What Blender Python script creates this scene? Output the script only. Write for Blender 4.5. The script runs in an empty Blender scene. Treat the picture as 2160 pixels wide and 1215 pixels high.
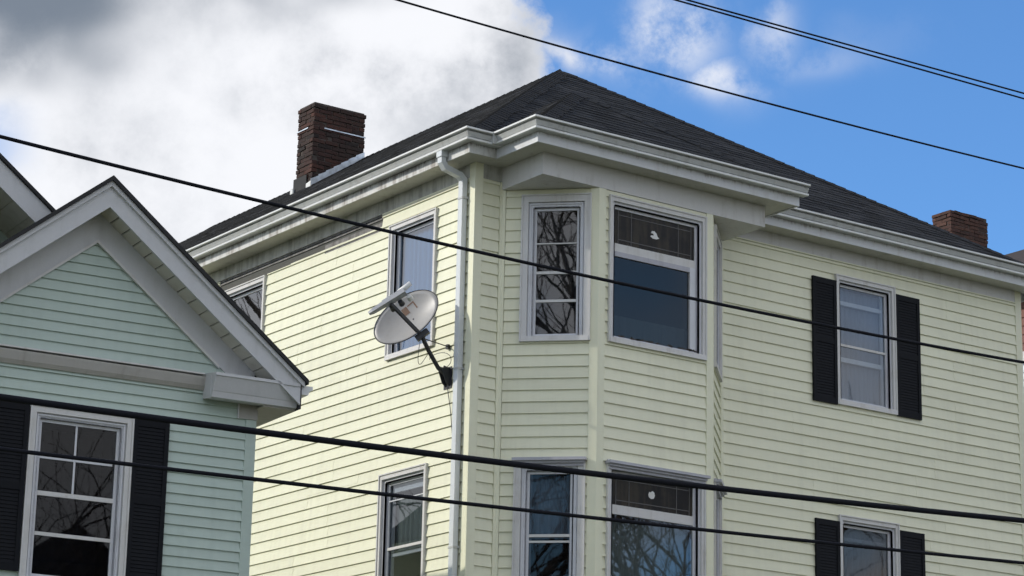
import bpy, bmesh, math, random
from mathutils import Vector, Matrix
random.seed(7)
R = math.radians
sc = bpy.context.scene

# ------------------------------------------------------------------ camera
CAM = Vector((-14.798, -21.62, 1.6))
YAW, PITCH, ROLL, FPX = 0.95465219, 0.26507084, 0.02141959, 5344.2
fwd = Vector((math.cos(YAW)*math.cos(PITCH), math.sin(YAW)*math.cos(PITCH), math.sin(PITCH)))
rgt0 = fwd.cross(Vector((0, 0, 1))).normalized(); up0 = rgt0.cross(fwd)
rgt = rgt0*math.cos(ROLL)+up0*math.sin(ROLL); upv = up0*math.cos(ROLL)-rgt0*math.sin(ROLL)
cd = bpy.data.cameras.new('camera'); cam = bpy.data.objects.new('camera', cd); sc.collection.objects.link(cam)
cd.sensor_fit = 'HORIZONTAL'; cd.sensor_width = 36.0; cd.lens = FPX/2160*36.0; cd.clip_start = 0.5; cd.clip_end = 3000
cam.matrix_world = Matrix((( rgt.x, upv.x, -fwd.x, CAM.x), (rgt.y, upv.y, -fwd.y, CAM.y), (rgt.z, upv.z, -fwd.z, CAM.z), (0, 0, 0, 1)))
sc.camera = cam

# ------------------------------------------------------------------ world, sun, exposure
SUN_EL = R(28.0)
SUN = Vector((-0.837*math.cos(SUN_EL), 0.547*math.cos(SUN_EL), math.sin(SUN_EL))).normalized()
sc.view_settings.view_transform = 'Standard'; sc.view_settings.look = 'None'
sc.view_settings.exposure = 0.46; sc.view_settings.gamma = 1.0; sc.view_settings.use_curve_mapping = False

wd = bpy.data.worlds.new('World'); sc.world = wd; wd.use_nodes = True
NT = wd.node_tree; NT.nodes.clear()
class NG:
    """small helper to write node maths"""
    def __init__(s, nt): s.nt = nt
    def n(s, t, **kw):
        x = s.nt.nodes.new(t)
        for k, v in kw.items(): setattr(x, k, v)
        return x
    def put(s, sock, v):
        if v is None: return
        if isinstance(v, bpy.types.NodeSocket): s.nt.links.new(v, sock)
        else: sock.default_value = v
    def m(s, op, a, b=None, c=None, clamp=False):
        x = s.n('ShaderNodeMath', operation=op, use_clamp=clamp)
        s.put(x.inputs[0], a); s.put(x.inputs[1], b); s.put(x.inputs[2], c); return x.outputs[0]
    def add(s, *a):
        r = a[0]
        for b in a[1:]: r = s.m('ADD', r, b)
        return r
    def mul(s, *a):
        r = a[0]
        for b in a[1:]: r = s.m('MULTIPLY', r, b)
        return r
    def sub(s, a, b): return s.m('SUBTRACT', a, b)
    def smooth(s, x, lo, hi, a=0.0, b=1.0):
        q = s.n('ShaderNodeMapRange', interpolation_type='SMOOTHSTEP'); s.put(q.inputs[0], x)
        for i, v in enumerate((lo, hi, a, b)): s.put(q.inputs[i+1], v)
        return q.outputs[0]
    def lin(s, x, lo, hi, a=0.0, b=1.0):
        q = s.n('ShaderNodeMapRange'); s.put(q.inputs[0], x)
        for i, v in enumerate((lo, hi, a, b)): s.put(q.inputs[i+1], v)
        return q.outputs[0]
    def noise(s, vec, scale, detail=4.0, rough=0.55, dist=0.0):
        q = s.n('ShaderNodeTexNoise'); s.put(q.inputs['Vector'], vec)
        s.put(q.inputs['Scale'], scale); s.put(q.inputs['Detail'], detail); s.put(q.inputs['Roughness'], rough); s.put(q.inputs['Distortion'], dist)
        return q.outputs[0]
    def mixc(s, f, a, b, mode='MIX'):
        q = s.n('ShaderNodeMix', data_type='RGBA', blend_type=mode); s.put(q.inputs[0], f)
        for i, v in ((6, a), (7, b)):
            s.put(q.inputs[i], v if isinstance(v, bpy.types.NodeSocket) else (tuple(v)+(1.0,))[:4])
        return q.outputs[2]
    def scale(s, vec, v3):
        q = s.n('ShaderNodeVectorMath', operation='MULTIPLY'); s.put(q.inputs[0], vec); q.inputs[1].default_value = v3; return q.outputs[0]

g = NG(NT)
sky = g.n('ShaderNodeTexSky', sky_type='NISHITA'); sky.sun_disc = False
sky.sun_elevation = SUN_EL; sky.sun_rotation = math.atan2(SUN.x, SUN.y)
sky.air_density = 1.0; sky.dust_density = 0.25; sky.ozone_density = 3.0; sky.altitude = 0
tc = g.n('ShaderNodeTexCoord'); DIR = tc.outputs['Generated']
sx = g.n('ShaderNodeSeparateXYZ'); g.put(sx.inputs[0], DIR)
az = g.mul(g.m('ARCTAN2', sx.outputs[1], sx.outputs[0]), 180/math.pi)
el = g.mul(g.m('ARCSINE', sx.outputs[2]), 180/math.pi)
U0 = g.mul(g.sub(54.7, az), g.m('COSINE', g.mul(el, math.pi/180)))      # degrees along the horizon, clockwise
V0 = g.sub(el, 15.2)                                                    # degrees of elevation
n1 = g.noise(DIR, 13, 2, 0.6); n2 = g.noise(g.scale(DIR, (-1.1, 0.9, 1.3)), 14, 2, 0.6); n3 = g.noise(DIR, 30, 6, 0.66)
nbig = g.noise(g.scale(DIR, (1, 1, 1.8)), 3.1, 3, 0.6)
U = g.add(U0, g.mul(g.sub(n1, 0.5), 4.2), g.mul(g.sub(n3, 0.5), 1.2)); V = g.add(V0, g.mul(g.sub(n2, 0.5), 3.6), g.mul(g.sub(n3, 0.5), -1.0))
def blob(u0, v0, a, b):
    du = g.m('DIVIDE', g.sub(U, u0), a); dv = g.m('DIVIDE', g.sub(V, v0), b)
    return g.m('EXPONENT', g.mul(g.add(g.mul(du, du), g.mul(dv, dv)), -1.0))
# the cloud bank that fills the left of the sky
edge = g.add(0.30, g.mul(g.sub(6.5, V0), 0.55), g.mul(g.sub(n3, 0.5), 2.6), g.mul(g.sub(n1, 0.5), 1.0))
bank = g.smooth(g.sub(edge, U0), -0.15, 0.75)
bank = g.mul(bank, g.smooth(g.add(az, g.mul(g.sub(nbig, .5), 60)), 96, 76))
bank = g.mul(bank, g.sub(1.0, g.mul(blob(-11.6, 2.6, 0.8, 0.45), 0.5)))
wisp = g.m('MAXIMUM', g.m('MAXIMUM', blob(3.3, 5.9, 0.9, 1.2), blob(4.3, 4.7, 0.85, 0.6)),
           g.m('MAXIMUM', g.mul(blob(5.5, 6.0, .6, .6), .6), g.m('MAXIMUM', g.mul(blob(1.9, 4.7, .9, .6), .9), g.mul(blob(6.9, 5.4, 1.8, .5), .25))))
wisp = g.mul(wisp, g.smooth(n3, 0.34, 0.64, 0.05, 0.80))
rim = g.mul(blob(1.05, 5.1, 0.25, 0.6), 0.8)
other = g.mul(g.smooth(nbig, 0.35, 0.50), g.smooth(g.m('ABSOLUTE', U0), 13, 24), 0.96)  # unseen clouds beyond the view, thickened to raise fill on the shaded walls
mask = g.m('MAXIMUM', g.m('MAXIMUM', bank, wisp), g.m('MAXIMUM', rim, other))
# brightness inside the bank: white billows, slate underside to the upper left, lilac grey to the right
shade = g.add(g.mul(blob(-11.4, 6.2, 3.2, 1.8), 1.25), g.mul(blob(-2.2, 3.7, 3.0, 1.0), 0.42), g.mul(blob(0.2, 5.2, 1.2, 2.4), 0.34), g.mul(blob(-4.4, 6.7, 2.4, .6), 0.42),
              g.mul(blob(-11.6, 4.0, 1.3, .7), 0.30), g.mul(g.sub(n1, 0.5), 1.1), g.mul(g.sub(n3, 0.5), 0.8), -0.02)
cl = g.mixc(g.smooth(shade, -0.05, 0.95), (0.685, 0.695, 0.725), (0.15, 0.18, 0.225))
cl10 = g.n('ShaderNodeVectorMath', operation='SCALE'); g.put(cl10.inputs[0], cl); cl10.inputs[3].default_value = 1/0.15
skyt = g.mixc(1.0, sky.outputs[0], (0.50, 0.735, 0.965), 'MULTIPLY')
fin = g.mixc(mask, skyt, cl10.outputs[0])
bg = g.n('ShaderNodeBackground'); g.put(bg.inputs[0], fin); bg.inputs[1].default_value = 0.15
wd.cycles.sampling_method = 'MANUAL'; wd.cycles.sample_map_resolution = 512
sc.cycles.max_bounces = 5; sc.cycles.diffuse_bounces = 2; sc.cycles.glossy_bounces = 2; sc.cycles.transparent_max_bounces = 8; sc.cycles.use_denoising = True; sc.cycles.use_adaptive_sampling = True; sc.cycles.adaptive_threshold = 0.03
wo = g.n('ShaderNodeOutputWorld'); NT.links.new(bg.outputs[0], wo.inputs[0])

ld = bpy.data.lights.new('sun', 'SUN'); ld.energy = 2.0; ld.angle = R(0.53); ld.color = (1.0, 0.95, 0.86)
lo = bpy.data.objects.new('sun', ld); sc.collection.objects.link(lo); lo.rotation_euler = SUN.to_track_quat('Z', 'Y').to_euler(); lo.location = SUN*60

# ------------------------------------------------------------------ materials
def mat(name):
    m = bpy.data.materials.new(name); m.use_nodes = True; m.node_tree.nodes.clear()
    q = NG(m.node_tree); b = q.n('ShaderNodeBsdfPrincipled'); o = q.n('ShaderNodeOutputMaterial'); m.node_tree.links.new(b.outputs[0], o.inputs[0])
    return m, q, b, o
def obj_coord(q): return q.n('ShaderNodeTexCoord').outputs['Object']
def bump(q, b, h, dist=0.003, strength=0.5):
    x = q.n('ShaderNodeBump'); x.inputs['Strength'].default_value = strength; x.inputs['Distance'].default_value = dist
    q.put(x.inputs['Height'], h); q.put(b.inputs['Normal'], x.outputs[0])
def vinyl(name, col, dirt=(0.30, 0.29, 0.20), amt=0.22):
    m, q, b, o = mat(name); c = obj_coord(q)
    rnd = q.n('ShaderNodeObjectInfo').outputs['Random']
    lo_ = q.noise(q.scale(c, (.5, .5, .9)), 1.6, 5, .6); st = q.noise(q.scale(c, (5, 5, .35)), 2.2, 5, .6); gr = q.noise(q.scale(c, (3, 3, 40)), 6, 3)
    f = q.mul(q.smooth(q.add(q.mul(lo_, .6), q.mul(st, .4)), .44, .72), amt)
    base = q.mixc(f, col, dirt)
    v = q.add(q.lin(rnd, 0, 1, .955, 1.035), q.mul(q.sub(gr, .5), .05), q.mul(q.sub(lo_, .5), .10))
    hs = q.n('ShaderNodeHueSaturation'); q.put(hs.inputs['Value'], v); q.put(hs.inputs['Color'], base)
    q.put(b.inputs['Base Color'], hs.outputs[0]); b.inputs['Roughness'].default_value = .42
    bump(q, b, q.add(q.noise(q.scale(c, (1.3, 1.3, 6)), 2.0, 3), q.mul(gr, .08)), .010, .35)
    return m
def painted(name, col, dirt, amt, rough=.5, lo=.48, hi=.75):
    m, q, b, o = mat(name); c = obj_coord(q)
    a = q.noise(q.scale(c, (7, 7, .8)), 1.8, 6, .65); d = q.noise(c, 3.2, 6, .62); e = q.noise(c, 45, 3)
    f = q.mul(q.smooth(q.add(q.mul(a, .55), q.mul(d, .45)), lo, hi), amt)
    base = q.mixc(f, col, dirt)
    hs = q.n('ShaderNodeHueSaturation'); q.put(hs.inputs['Value'], q.add(.95, q.mul(e, .1))); q.put(hs.inputs['Color'], base)
    q.put(b.inputs['Base Color'], hs.outputs[0]); b.inputs['Roughness'].default_value = rough
    bump(q, b, q.add(d, q.mul(e, .25)), .004, .35)
    return m
M = {}
M['yellow'] = vinyl('yellow_vinyl', (0.81, 0.803, 0.60), amt=.20)
M['green'] = vinyl('green_vinyl', (0.465, 0.56, 0.495), (0.24, 0.31, 0.27), .25)
M['blue'] = vinyl('pale_blue_vinyl', (0.60, 0.68, 0.76), (0.35, 0.38, 0.42), .2)
M['white'] = painted('white_trim', (0.65, 0.64, 0.62), (0.30, 0.265, 0.205), .5)
M['gutter'] = painted('gutter_white', (0.55, 0.56, 0.545), (0.22, 0.20, 0.17), .55, .38)
M['lip'] = painted('gutter_lip', (0.74, 0.75, 0.73), (0.4, 0.38, 0.33), .4, .38)
M['spout'] = painted('downspout_white', (0.66, 0.69, 0.70), (0.36, 0.36, 0.33), .4, .38)
M['fascia'] = painted('stained_shaded_fascia', (0.68, 0.68, 0.65), (0.20, 0.16, 0.12), .75, .55, .44, .62)
def mildew_and_shade(m, z0, z1, col, amt):  # darkens the upper fascia: mildew and the gutter's shade put into the colour
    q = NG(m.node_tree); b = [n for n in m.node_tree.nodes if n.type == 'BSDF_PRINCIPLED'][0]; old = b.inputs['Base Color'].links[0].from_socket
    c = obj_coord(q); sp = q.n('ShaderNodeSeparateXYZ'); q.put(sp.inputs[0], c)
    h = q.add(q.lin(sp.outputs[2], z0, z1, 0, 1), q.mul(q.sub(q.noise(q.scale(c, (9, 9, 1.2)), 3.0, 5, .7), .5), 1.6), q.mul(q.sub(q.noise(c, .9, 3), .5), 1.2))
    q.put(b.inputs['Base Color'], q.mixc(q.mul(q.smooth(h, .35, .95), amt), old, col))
mildew_and_shade(M['fascia'], 10.12, 10.24, (.13, .10, .095), .85)
M['fascia2'] = painted('front_fascia', (0.66, 0.67, 0.68), (0.34, 0.31, 0.25), .40); mildew_and_shade(M['fascia2'], 10.14, 10.25, (.19, .15, .14), .7)  # shadow line beneath the gutter painted into the front boards too
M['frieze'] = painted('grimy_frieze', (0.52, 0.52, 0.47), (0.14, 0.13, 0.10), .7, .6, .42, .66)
M['soffit'] = painted('soffit_paint', (0.58, 0.57, 0.50), (0.26, 0.24, 0.17), .55, .6)
M['sash'] = painted('sash_white', (0.66, 0.67, 0.70), (0.36, 0.33, 0.33), .55, .45)
M['greytrim'] = painted('storm_frame', (0.44, 0.44, 0.48), (0.25, 0.23, 0.24), .5, .45)
M['greenwhite'] = painted('gable_trim', (0.58, 0.585, 0.59), (0.34, 0.34, 0.32), .35, .5)
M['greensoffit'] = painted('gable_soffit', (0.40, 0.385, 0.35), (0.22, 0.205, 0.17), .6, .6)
M['panel'] = painted('soffit_panel', (0.62, 0.60, 0.53), (0.40, 0.37, 0.30), .6, .6)
M['oldwood'] = painted('weathered_clapboard', (0.27, 0.26, 0.25), (0.09, 0.085, 0.08), .8, .85, .40, .62)
M['shutter'] = painted('black_shutter', (0.006, 0.007, 0.010), (0.012, 0.012, 0.014), .5, .7)
M['shutter'].node_tree.nodes['Principled BSDF'].inputs['Specular IOR Level'].default_value = .2
M['core'] = painted('house_wrap', (0.10, 0.10, 0.09), (0.05, 0.05, 0.05), .5, .9)
M['concrete'] = painted('foundation', (0.32, 0.31, 0.29), (0.16, 0.15, 0.13), .6, .9)
M['redshingle'] = painted('red_brown_shingle', (0.25, 0.13, 0.10), (0.11, 0.07, 0.06), .7, .9)
M['brownroof'] = painted('brown_roofing', (0.034, 0.025, 0.022), (0.014, 0.012, 0.012), .8, .95)
M['curtain'] = painted('curtain', (0.24, 0.27, 0.32), (0.17, 0.19, 0.23), .6, .9)
M['curtain2'] = painted('net_curtain', (0.44, 0.46, 0.49), (0.34, 0.35, 0.38), .6, .9)
M['skycurtain'] = painted('reflected_sky_curtain', (0.13, 0.27, 0.50), (0.20, 0.34, 0.56), .6, .9)  # blue put into the curtain in place of sky reflected in the pane
M['shade'] = painted('roller_shade', (0.15, 0.175, 0.16), (0.10, 0.115, 0.11), .6, .9)
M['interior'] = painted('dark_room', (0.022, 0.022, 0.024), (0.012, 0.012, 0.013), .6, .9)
M['wire'] = painted('black_cable', (0.010, 0.011, 0.016), (0.018, 0.018, 0.022), .5, .7)
M['wire'].node_tree.nodes['Principled BSDF'].inputs['Specular IOR Level'].default_value = .12
M['dishgrey'] = painted('dish_paint', (0.36, 0.35, 0.335), (0.25, 0.235, 0.215), .5, .42)
M['lnb'] = painted('pale_plastic', (0.36, 0.37, 0.39), (0.4, 0.4, 0.4), .4, .4)
M['lnbwhite'] = painted('white_plastic', (0.75, 0.75, 0.72), (0.5, 0.5, 0.48), .3, .4)
M['darkmetal'] = painted('dark_steel', (0.030, 0.031, 0.036), (0.07, 0.055, 0.05), .5, .5)
M['sticker'] = painted('faded_sticker', (0.19, 0.11, 0.07), (0.45, 0.38, 0.30), .8, .6)
M['mortar'] = painted('mortar', (0.075, 0.062, 0.053), (0.05, 0.045, 0.04), .8, .95)
M['came'] = painted('lead_came', (0.10, 0.095, 0.09), (0.05, 0.048, 0.045), .6, .5)
M['bark'] = painted('bark', (0.085, 0.07, 0.06), (0.04, 0.035, 0.03), .7, .9)
M['asphalt'] = painted('asphalt', (0.055, 0.055, 0.057), (0.035, 0.035, 0.035), .6, .9)
M['grass'] = painted('lawn', (0.10, 0.11, 0.05), (0.13, 0.10, 0.06), .7, .95)
M['walk'] = painted('pavement', (0.36, 0.35, 0.33), (0.2, 0.19, 0.18), .5, .9)
M['tar'] = painted('roof_tar', (0.02, 0.02, 0.021), (0.05, 0.048, 0.045), .5, .8)
def flash_mat():
    m, q, b, o = mat('flashing'); c = obj_coord(q)
    q.put(b.inputs['Base Color'], q.mixc(q.smooth(q.noise(c, 9, 4), .4, .7), (.62, .68, .74), (.42, .46, .50)))
    b.inputs['Metallic'].default_value = .55; b.inputs['Roughness'].default_value = .38
    return m
M['flashing'] = flash_mat()
def brick_mat(name, cols):
    m, q, b, o = mat(name); c = obj_coord(q); rnd = q.n('ShaderNodeObjectInfo').outputs['Random']
    rp = q.n('ShaderNodeValToRGB'); q.put(rp.inputs[0], rnd); e = rp.color_ramp.elements
    e[0].position = 0; e[0].color = cols[0]+(1,); e[1].position = 1; e[1].color = cols[-1]+(1,)
    for i, k in enumerate(cols[1:-1]): x = e.new((i+1)/(len(cols)-1)); x.color = k+(1,)
    n = q.noise(c, 26, 5, .65); soot = q.smooth(q.noise(c, 14, 4), .5, .72)
    base = q.mixc(q.mul(soot, .55), rp.outputs[0], (.018, .016, .015))
    hs = q.n('ShaderNodeHueSaturation'); q.put(hs.inputs['Value'], q.lin(n, .2, .8, .7, 1.3)); q.put(hs.inputs['Color'], base)
    q.put(b.inputs['Base Color'], hs.outputs[0]); b.inputs['Roughness'].default_value = .92
    bump(q, b, n, .012, .8); return m
M['brick'] = brick_mat('sooty_brick', [(.016, .012, .011), (.058, .024, .019), (.032, .020, .016), (.080, .031, .022), (.022, .016, .014), (.045, .023, .018)])
M['brick2'] = brick_mat('brown_brick', [(.085, .038, .028), (.055, .029, .023), (.11, .052, .037), (.068, .034, .026)])
def roof_mat():
    m, q, b, o = mat('asphalt_shingle'); c = obj_coord(q)
    at = q.n('ShaderNodeAttribute', attribute_name='tab').outputs['Fac']
    n = q.noise(c, 120, 3, .7); p = q.noise(c, 1.4, 5, .6)
    base = q.mixc(q.smooth(p, .4, .7), (.013, .0140, .0155), (.022, .0225, .024))
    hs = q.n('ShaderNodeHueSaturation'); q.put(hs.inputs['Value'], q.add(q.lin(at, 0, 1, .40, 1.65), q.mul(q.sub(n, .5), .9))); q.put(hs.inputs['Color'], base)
    q.put(b.inputs['Base Color'], hs.outputs[0]); b.inputs['Roughness'].default_value = .9; b.inputs['Specular IOR Level'].default_value = .25
    bump(q, b, n, .006, .7); return m
M['roof'] = roof_mat()
def glass_mat(name, ior, tint, wav=.5, gl=(1, 1, 1)):
    m = bpy.data.materials.new(name); m.use_nodes = True; m.node_tree.nodes.clear(); q = NG(m.node_tree)
    t = q.n('ShaderNodeBsdfTransparent'); t.inputs[0].default_value = tint+(1,)
    s = q.n('ShaderNodeBsdfGlossy'); s.inputs['Roughness'].default_value = .012; s.inputs['Color'].default_value = gl+(1,)
    c = obj_coord(q); bp = q.n('ShaderNodeBump'); bp.inputs['Strength'].default_value = wav; bp.inputs['Distance'].default_value = .004
    q.put(bp.inputs['Height'], q.noise(c, 2.2, 2)); q.put(s.inputs['Normal'], bp.outputs[0])
    f = q.n('ShaderNodeFresnel'); f.inputs['IOR'].default_value = ior
    x = q.n('ShaderNodeMixShader'); q.put(x.inputs[0], q.mul(f.outputs[0], q.sub(1.0, q.n('ShaderNodeNewGeometry').outputs['Backfacing']))); q.put(x.inputs[1], t.outputs[0]); q.put(x.inputs[2], s.outputs[0])
    o = q.n('ShaderNodeOutputMaterial'); q.put(o.inputs[0], x.outputs[0]); return m
M['glass'] = glass_mat('window_glass', 1.9, (.80, .83, .85), .07)
M['glass2'] = glass_mat('sky_window_glass', 2.6, (.80, .84, .86), .07)
M['glass3'] = glass_mat('dark_window_glass', 1.42, (.60, .63, .68), .07)
M['glass4'] = glass_mat('blue_window_glass', 1.6, (.60, .63, .66), .12, (1.0, .86, .72))
M['stained'] = painted('leaded_glass', (0.014, 0.012, 0.011), (0.045, 0.037, 0.025), 1.0, .35, .42, .60)
M['stained'].node_tree.nodes['Principled BSDF'].inputs['Specular IOR Level'].default_value = .18

# ------------------------------------------------------------------ mesh helpers
def link(o, parent=None):
    sc.collection.objects.link(o)
    if parent is not None: o.parent = parent
    return o
def mesh_data(name, verts, faces, m, recalc=True):
    me = bpy.data.meshes.new(name); me.from_pydata([tuple(v) for v in verts], [], faces); me.materials.append(m)
    if recalc:
        b = bmesh.new(); b.from_mesh(me); bmesh.ops.recalc_face_normals(b, faces=b.faces); b.to_mesh(me); b.free()
    return me
def part(name, verts, faces, m, parent=None, recalc=True, smooth=False):
    me = mesh_data(name, verts, faces, m, recalc)
    if smooth: me.polygons.foreach_set('use_smooth', [True]*len(me.polygons))
    return link(bpy.data.objects.new(name, me), parent)
def empty(name, loc=(0, 0, 0), rz=0, label=None, cat=None, group=None):
    o = bpy.data.objects.new(name, None); o.empty_display_size = .3; o.location = loc; o.rotation_euler = (0, 0, rz); link(o)
    if label: o['label'] = label
    if cat: o['category'] = cat
    if group: o['group'] = group
    return o
def tag(o, label=None, cat=None, group=None, kind=None):
    for k, v in (('label', label), ('category', cat), ('group', group), ('kind', kind)):
        if v: o[k] = v
    return o
BOXF = [(0, 1, 2, 3), (4, 7, 6, 5), (0, 4, 5, 1), (1, 5, 6, 2), (2, 6, 7, 3), (3, 7, 4, 0)]
class MB:
    def __init__(s): s.v = []; s.f = []
    def hexa(s, p8): k = len(s.v); s.v += p8; s.f += [tuple(k+i for i in q) for q in BOXF]; return s
    def box(s, x0, x1, y0, y1, z0, z1): return s.hexa([(x0, y0, z0), (x1, y0, z0), (x1, y1, z0), (x0, y1, z0), (x0, y0, z1), (x1, y0, z1), (x1, y1, z1), (x0, y1, z1)])
    def prism(s, poly, off):
        """closed polygon (3D points) pushed along vector off"""
        k = len(s.v); n = len(poly); s.v += [tuple(p) for p in poly]+[tuple(Vector(p)+Vector(off)) for p in poly]
        s.f.append(tuple(range(k, k+n))); s.f.append(tuple(range(k+2*n-1, k+n-1, -1)))
        for i in range(n): j = (i+1) % n; s.f.append((k+i, k+n+i, k+n+j, k+j))
        return s
    def tube(s, pts, rad, n=8, cap=True):
        pts = [Vector(p) for p in pts]; k0 = len(s.v); rr = rad if isinstance(rad, (list, tuple)) else [rad]*len(pts)
        for i, p in enumerate(pts):
            d = (pts[min(i+1, len(pts)-1)]-pts[max(i-1, 0)]).normalized()
            a = d.cross(Vector((0, 0, 1)));
            if a.length < 1e-3: a = d.cross(Vector((0, 1, 0)))
            a.normalize(); b = d.cross(a)
            for j in range(n): t = 2*math.pi*j/n; s.v.append(tuple(p+(a*math.cos(t)+b*math.sin(t))*rr[i]))
        for i in range(len(pts)-1):
            for j in range(n): j2 = (j+1) % n; s.f.append((k0+i*n+j, k0+i*n+j2, k0+(i+1)*n+j2, k0+(i+1)*n+j))
        if cap: s.f.append(tuple(range(k0+n-1, k0-1, -1))); e = k0+(len(pts)-1)*n; s.f.append(tuple(range(e, e+n)))
        return s
    def build(s, name, m, parent=None, smooth=False): return part(name, s.v, s.f, m, parent, True, smooth)

class Frame:
    """a wall: origin, direction along it (s), outward normal (n)"""
    def __init__(s, o, d, n): s.o = Vector(o); s.d = Vector(d).normalized(); s.nn = Vector(n).normalized()
    def p(s, a, n, z): q = s.o+s.d*a+s.nn*n; return (q.x, q.y, q.z+z)
    def hexa(s, mb, s0, s1, n0, n1, z0, z1): return mb.hexa([s.p(s0, n0, z0), s.p(s1, n0, z0), s.p(s1, n1, z0), s.p(s0, n1, z0), s.p(s0, n0, z1), s.p(s1, n0, z1), s.p(s1, n1, z1), s.p(s0, n1, z1)])
    def box(s, name, s0, s1, n0, n1, z0, z1, m, parent): return s.hexa(MB(), s0, s1, n0, n1, z0, z1).build(name, m, parent)
def wall_core(F, s0, s1, z0, z1, openings, parent, name='wall', thick=.12, m='core'):
    mb = MB(); ss = sorted({s0, s1, *[v for o in openings for v in o[:2]]}); zz = sorted({z0, z1, *[v for o in openings for v in o[2:4]]})
    for a, b in zip(ss, ss[1:]):
        for c, d in zip(zz, zz[1:]):
            if any(o[0]-1e-6 <= a and b <= o[1]+1e-6 and o[2]-1e-6 <= c and d <= o[3]+1e-6 for o in openings): continue
            F.hexa(mb, a, b, -thick, -.004, c, d)
    return mb.build(name, M[m], parent)
def board(F, mb, sb0, sb1, st0, st1, za, zb, zc, h, lift=0.0, lap=.020):
    """one course of siding between heights za..zb, of a course whose butt is at zc"""
    def n(z): return .003+(lap-.003)*(1-(z-zc)/h)+lift
    return mb.hexa([F.p(sb0, -.002, za), F.p(sb1, -.002, za), F.p(sb1, n(za), za), F.p(sb0, n(za), za),
                    F.p(st0, -.002, zb), F.p(st1, -.002, zb), F.p(st1, n(zb), zb), F.p(st0, n(zb), zb)])
def siding(F, s0, s1, z0, z1, openings, parent, m, h, c0, zsplit, name='siding_board', seams=0, all_stuff=False):
    low = MB(); k = math.floor((z0-c0)/h)
    while c0+k*h < z1-1e-4:
        zc = c0+k*h; za = max(zc, z0); zb = min(zc+h, z1); k += 1
        zs = sorted({za, zb, *[z for o in openings for z in o[2:4] if za+.004 < z < zb-.004]})
        for a, b in zip(zs, zs[1:]):
            mid = (a+b)/2; cuts = sorted([(o[0], o[1]) for o in openings if o[2] < mid < o[3]]); x = s0; segs = []
            for c, d in cuts:
                if c > x+.01: segs.append((x, c))
                x = max(x, d)
            if x < s1-.01: segs.append((x, s1))
            for (p, q) in segs:
                pieces = [(p, q, 0.0)]
                if seams and q-p > 2.0 and zc > zsplit:
                    rs = random.Random(k//2*31+seams); cx = p+(q-p)*rs.uniform(.2, .8); pieces = [(p, cx, 0.0), (cx, q, .0022)]
                for (pp, qq, li) in pieces:
                    if zc+h < zsplit or qq-pp < .17 or b-a < .05: board(F, low, pp, qq, pp, qq, a, b, zc, h, li)
                    else: board(F, MB_ := MB(), pp, qq, pp, qq, a, b, zc, h, li).build(name, m, parent)
    if low.v: tag(low.build('siding_filler', m, parent), kind='stuff')
def sweep(path, prof, closed_prof=True):
    """profile of (outward, z) carried along a plan path, mitred"""
    mb = MB(); P = [Vector(p) for p in path]; nrm = []
    for a, b in zip(P, P[1:]): d = (b-a).normalized(); nrm.append(Vector((d.y, -d.x)))
    n = len(prof)
    for i, p in enumerate(P):
        if i == 0: o = nrm[0]
        elif i == len(P)-1: o = nrm[-1]
        else: o = (nrm[i-1]+nrm[i]); o = o/ (o.dot(nrm[i]))
        for (u, z) in prof: q = p+o*u; mb.v.append((q.x, q.y, z))
    for i in range(len(P)-1):
        for j in range(n): j2 = (j+1) % n; mb.f.append((i*n+j, i*n+j2, (i+1)*n+j2, (i+1)*n+j))
    mb.f.append(tuple(range(n))); e = (len(P)-1)*n; mb.f.append(tuple(range(e+n-1, e-1, -1)))
    return mb
GUT = [(0, .0), (.070, .0), (.092, .003), (.094, .021), (.064, .025), (.062, .038), (.078, .040), (.104, .086), (.074, .090), (.074, .102), (.116, .105), (.128, .110), (.128, .124), (.118, .124), (.064, .106), (.048, .030), (.006, .012), (.006, .124), (0, .124)]
def clip(poly, a, b, c):
    """keep the side a*x+b*y>=c of a convex polygon"""
    out = []
    for i in range(len(poly)):
        p, q = poly[i-1], poly[i]; fp, fq = a*p[0]+b*p[1]-c, a*q[0]+b*q[1]-c
        if (fp >= 0) != (fq >= 0): t = fp/(fp-fq); out.append((p[0]+(q[0]-p[0])*t, p[1]+(q[1]-p[1])*t))
        if fq >= 0: out.append(q)
    return out
def roof_plane(name, poly, to3d, parent, m, k, dt=.118, tab=.31, seed=1):
    """poly in (along eave, run); courses of shingle tabs with lifted butts"""
    rs = random.Random(seed); V = []; F = []; col = []
    amin, amax = min(p[0] for p in poly), max(p[0] for p in poly); tmin, tmax = min(p[1] for p in poly), max(p[1] for p in poly)
    i = 0; t = tmin
    while t < tmax-1e-4:
        strip = clip(clip(poly, 0, 1, t), 0, -1, -(t+dt)); a = amin-(rs.random()*tab)
        while strip and a < amax:
            w = tab*rs.uniform(.75, 1.25); cell = clip(clip(strip, 1, 0, a), -1, 0, -(a+w)); a += w
            if len(cell) < 3: continue
            li = rs.uniform(.003, .010); c = rs.random(); b0 = len(V)
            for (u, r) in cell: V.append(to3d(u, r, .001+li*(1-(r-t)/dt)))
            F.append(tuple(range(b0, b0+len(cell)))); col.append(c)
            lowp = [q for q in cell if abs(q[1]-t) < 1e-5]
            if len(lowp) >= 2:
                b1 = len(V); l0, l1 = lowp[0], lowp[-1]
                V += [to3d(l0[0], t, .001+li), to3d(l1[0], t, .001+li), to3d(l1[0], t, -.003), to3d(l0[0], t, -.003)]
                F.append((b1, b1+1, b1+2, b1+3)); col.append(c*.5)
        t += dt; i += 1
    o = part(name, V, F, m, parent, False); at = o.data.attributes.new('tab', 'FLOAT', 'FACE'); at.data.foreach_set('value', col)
    return o

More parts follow.
